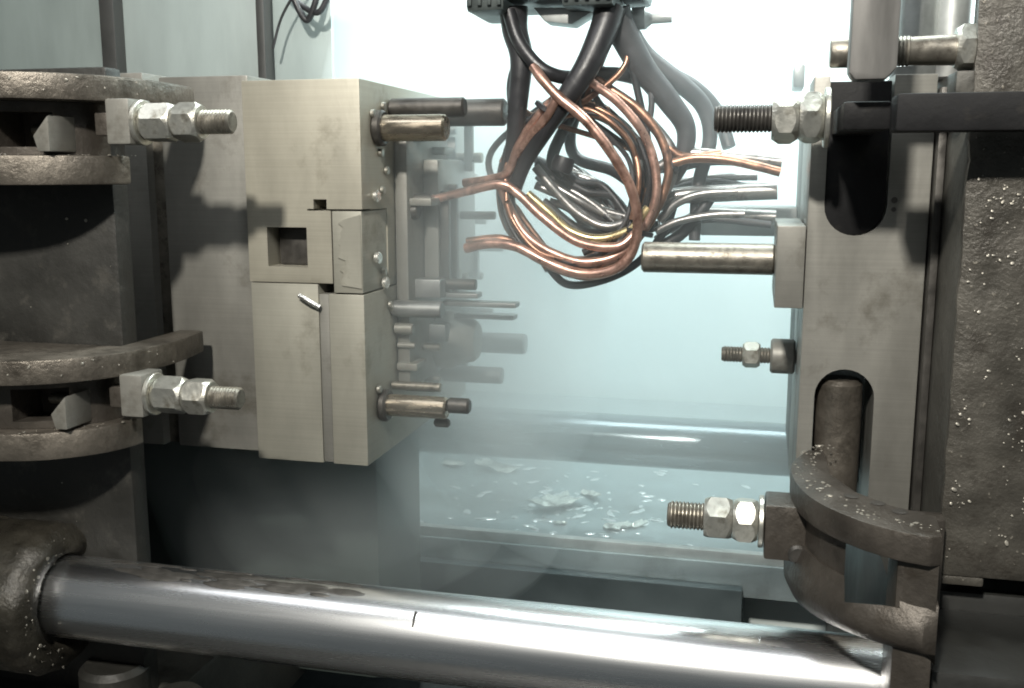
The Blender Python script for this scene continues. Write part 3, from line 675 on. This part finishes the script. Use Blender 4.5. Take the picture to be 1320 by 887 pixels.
hose(M['rubber'], 0.0080, (690, 215, 0.05), (730, 245, 0.06), (770, 280, 0.07), (812, 300, 0.06), (850, 290, 0.05))
hose(M['rubber'], 0.0080, (700, 260, 0.06), (745, 295, 0.06), (790, 300, 0.06), (830, 270, 0.06))
# copper tubes: a loop hanging from the hoses, tips aimed at both mould halves
def pipe(m, r, *pts): return hose(m, r, *pts, name='spray_tube', wob=0.05, n=10)
r0 = 0.0071
pipe(M['copper'], r0, (560, 257, -0.03), (600, 247, -0.035), (645, 238, -0.04), (668, 250, -0.04), (700, 280, -0.05), (745, 312, -0.05), (795, 318, -0.04), (822, 298, -0.03))
pipe(M['copper'], r0, (598, 236, -0.01), (632, 231, -0.02), (655, 222, -0.03), (668, 190, -0.04), (690, 155, -0.05), (712, 130, -0.055), (728, 120, -0.058))
pipe(M['copper'], r0*1.1, (688, 86, -0.06), (699, 102, -0.072), (720, 125, -0.08), (755, 155, -0.085), (790, 200, -0.08), (814, 245, -0.07), (822, 290, -0.06), (812, 330, -0.06), (785, 350, -0.055), (745, 352, -0.05), (705, 338, -0.045), (665, 318, -0.04), (630, 314, -0.035), (600, 320, -0.03))
pipe(M['copper'], r0, (750, 97, -0.052), (766, 109, -0.035), (795, 130, -0.03), (825, 165, -0.025), (842, 205, -0.02), (846, 250, -0.02), (832, 290, -0.02), (805, 320, -0.025))
pipe(M['oldcopper'], r0, (764, 98, 0.0), (782, 112, 0.0), (822, 140, 0.0), (850, 175, 0.0), (862, 215, 0.0), (855, 250, 0.0), (838, 285, 0.0), (820, 310, -0.01))
pipe(M['steeltube'], r0, (770, 97, 0.015), (790, 120, 0.02), (832, 150, 0.02), (866, 192, 0.02), (868, 225, 0.02), (848, 262, 0.02), (825, 290, 0.02))
pipe(M['oldcopper'], r0, (672, 180, -0.02), (655, 225, -0.01), (652, 265, 0.0), (668, 305, 0.0), (700, 335, 0.0), (740, 345, 0.0), (785, 338, 0.0), (815, 315, -0.01))
pipe(M['copper'], r0, (645, 240, -0.03), (660, 275, -0.02), (680, 305, -0.03), (712, 326, -0.03), (752, 338, -0.035), (795, 330, -0.03), (820, 308, -0.03))
pipe(M['yellowtube'], r0, (680, 250, -0.02), (705, 272, -0.02), (735, 298, -0.02), (772, 308, -0.02), (812, 296, -0.02), (836, 268, -0.02))
pipe(M['copper'], r0, (648, 244, -0.02), (660, 210, -0.03), (682, 178, -0.05), (705, 150, -0.07), (722, 118, -0.075))
pipe(M['steeltube'], r0, (690, 215, 0.02), (715, 245, 0.02), (745, 275, 0.02), (780, 292, 0.02), (815, 285, 0.02))
pipe(M['steeltube'], r0, (700, 232, 0.04), (740, 248, 0.04), (775, 272, 0.04), (805, 300, 0.04))
pipe(M['steeltube'], r0, (718, 222, 0.05), (760, 232, 0.05), (795, 258, 0.05), (815, 290, 0.04))
pipe(M['oldcopper'], r0, (602, 312, -0.01), (645, 308, -0.01), (675, 320, -0.01), (715, 345, -0.02), (760, 356, -0.02), (800, 342, -0.03), (822, 305, -0.03))
pipe(M['oldcopper'], r0, (868, 210, 0.0), (895, 204, 0.0), (935, 206, 0.0), (975, 214, 0.0), (1006, 222, 0.0))
pipe(M['oldcopper'], r0, (800, 130, 0.03), (838, 160, 0.03), (862, 190, 0.02), (885, 203, 0.01), (930, 198, 0.01))
for y0, y1, x0, x1, r_, dy in ((196, 209, 885, 1008, 0.0085, 0.03), (252, 246, 868, 1002, 0.0135, 0.05), (276, 280, 905, 1000, 0.0115, 0.10)):
    hose(M['steeltube'], r_, (x0-40, y0+22, dy), (x0, y0+2, dy), ((x0+x1)/2, (y0+y1)/2, dy), (x1, y1, dy), name='nozzle')
pipe(M['steeltube'], r0, (850, 285, 0.03), (872, 262, 0.03), (905, 250, 0.03), (950, 247, 0.03))
for k in range(36):
    a0 = random.uniform(0, 6.28); span = random.uniform(2.2, 4.2); ex_ = random.uniform(0.92, 1.06); dy = random.uniform(-0.03, 0.06)
    pts = [(740 + 92*ex_*math.cos(a0+span*q/6) + random.uniform(-4, 4), 240 + 104*ex_*math.sin(a0+span*q/6) + random.uniform(-4, 4), dy + 0.012*math.sin(q*1.3+k)) for q in range(7)]
    pipe(M[('oldcopper', 'steeltube', 'rubber', 'oldcopper', 'rubber')[k % 5]], r0*random.uniform(0.4, 0.75), *pts)
for k in range(12):
    xa_ = random.uniform(690, 800); side = random.choice((-1, 1)); dy = random.uniform(-0.04, 0.07)
    hx, hy, hd = random.choice(((668, 70, -0.02), (674, 104, -0.03), (757, 85, -0.055), (742, 108, -0.058), (806, 48, 0.0), (830, 92, 0.012), (774, 50, -0.045)))
    pts = [(hx, hy, hd), (hx+side*random.uniform(6, 16), hy+random.uniform(38, 50), (hd+dy)/2), (735+side*random.uniform(70, 105), random.uniform(190, 230), dy+0.01), (735+side*random.uniform(60, 95), random.uniform(265, 300), dy), (735+side*random.uniform(0, 50), random.uniform(325, 350), dy)]
    pipe(M[('oldcopper', 'rubber', 'grayhose')[k % 3]], r0*random.uniform(0.5, 0.8), *pts)
for k in range(6):
    y_ = random.uniform(195, 290); dy = random.uniform(0.0, 0.12)
    pipe(M[('steeltube', 'grayhose')[k % 2]], r0*random.uniform(0.7, 1.0), (845, y_+random.uniform(5, 40), dy), (875, y_+8, dy), (920, y_, dy), (random.uniform(955, 1000), y_+random.uniform(-4, 8), dy))
for k in range(14):
    x0, y0 = random.uniform(690, 730), random.uniform(205, 260); dy = random.uniform(0.03, 0.09)
    pts = [(x0, y0, dy), (x0+random.uniform(25, 40), y0+random.uniform(5, 30), dy), (x0+random.uniform(55, 70), y0+random.uniform(20, 55), dy+0.01), (random.uniform(800, 822), random.uniform(275, 312), dy)]
    pipe(M[('steeltube', 'rubber')[k % 2]], r0*0.95, *pts)
for px, py, dy, ax, rr in ((657, 238, -0.02, (0.25, 0.1, 1), 0.021), (824, 300, -0.015, (0.2, 0.1, 1), 0.022), (868, 212, 0.01, (1, 0.1, 0.5), 0.015), (706, 142, -0.055, (0.55, 0, 0.8), 0.022)):
    p = S(px, py, dy)
    obj('tube_tie', lathe(p, ax, [(-0.004, rr*0.9), (-0.003, rr), (0.003, rr), (0.004, rr*0.9)], 18), M['rubber'], sh)
obj('tube_tie', lathe(S(722, 222, 0.0), (0.3, 0.1, 1), [(0, 0.016), (0.012, 0.018), (0.024, 0.016)], 16), M['rubber'], sh)

# ------------------------------------------------------------------ air: thin haze and the spray mist between the mould halves
def volume(name, col, dens, aniso=0.2):
    m = bpy.data.materials.new(name); m.use_nodes = True; nt = m.node_tree; nt.nodes.clear()
    v = nt.nodes.new('ShaderNodeVolumePrincipled'); v.inputs['Color'].default_value = col + (1,)
    v.inputs['Density'].default_value = dens; v.inputs['Anisotropy'].default_value = aniso
    o_ = nt.nodes.new('ShaderNodeOutputMaterial'); nt.links.new(v.outputs[0], o_.inputs['Volume']); return m
def puff(c, r, dens, label=None):
    b_ = bmesh.new(); bmesh.ops.create_icosphere(b_, subdivisions=4, radius=1)
    for v in b_.verts:
        q = v.co.normalized(); k = 1 + 0.16*noise.noise(q*1.6 + Vector(c)*3)
        v.co = Vector(c) + Vector((q.x*r[0]*k, q.y*r[1]*k, q.z*r[2]*k))
    return tag(obj('spray_mist', b_, volume('spray_mist_air', (0.885, 0.958, 0.968), dens)), kind='stuff')
puff((-0.20, 0.95, 1.13), (0.74, 0.92, 0.86), 1.0)
for k in (1.0, 0.75, 0.5):          # thickest at the heart, thinning outwards
    puff((-0.46, 0.30, 0.98), (0.22*k, 0.33*k, 0.42*k), 0.95)
for k in (1.0, 0.75, 0.5):
    puff((-0.66, 0.22, 0.64), (0.40*k, 0.26*k, 0.22*k), 0.65)

for o in bpy.data.objects:
    if '_w' in o: del o['_w']
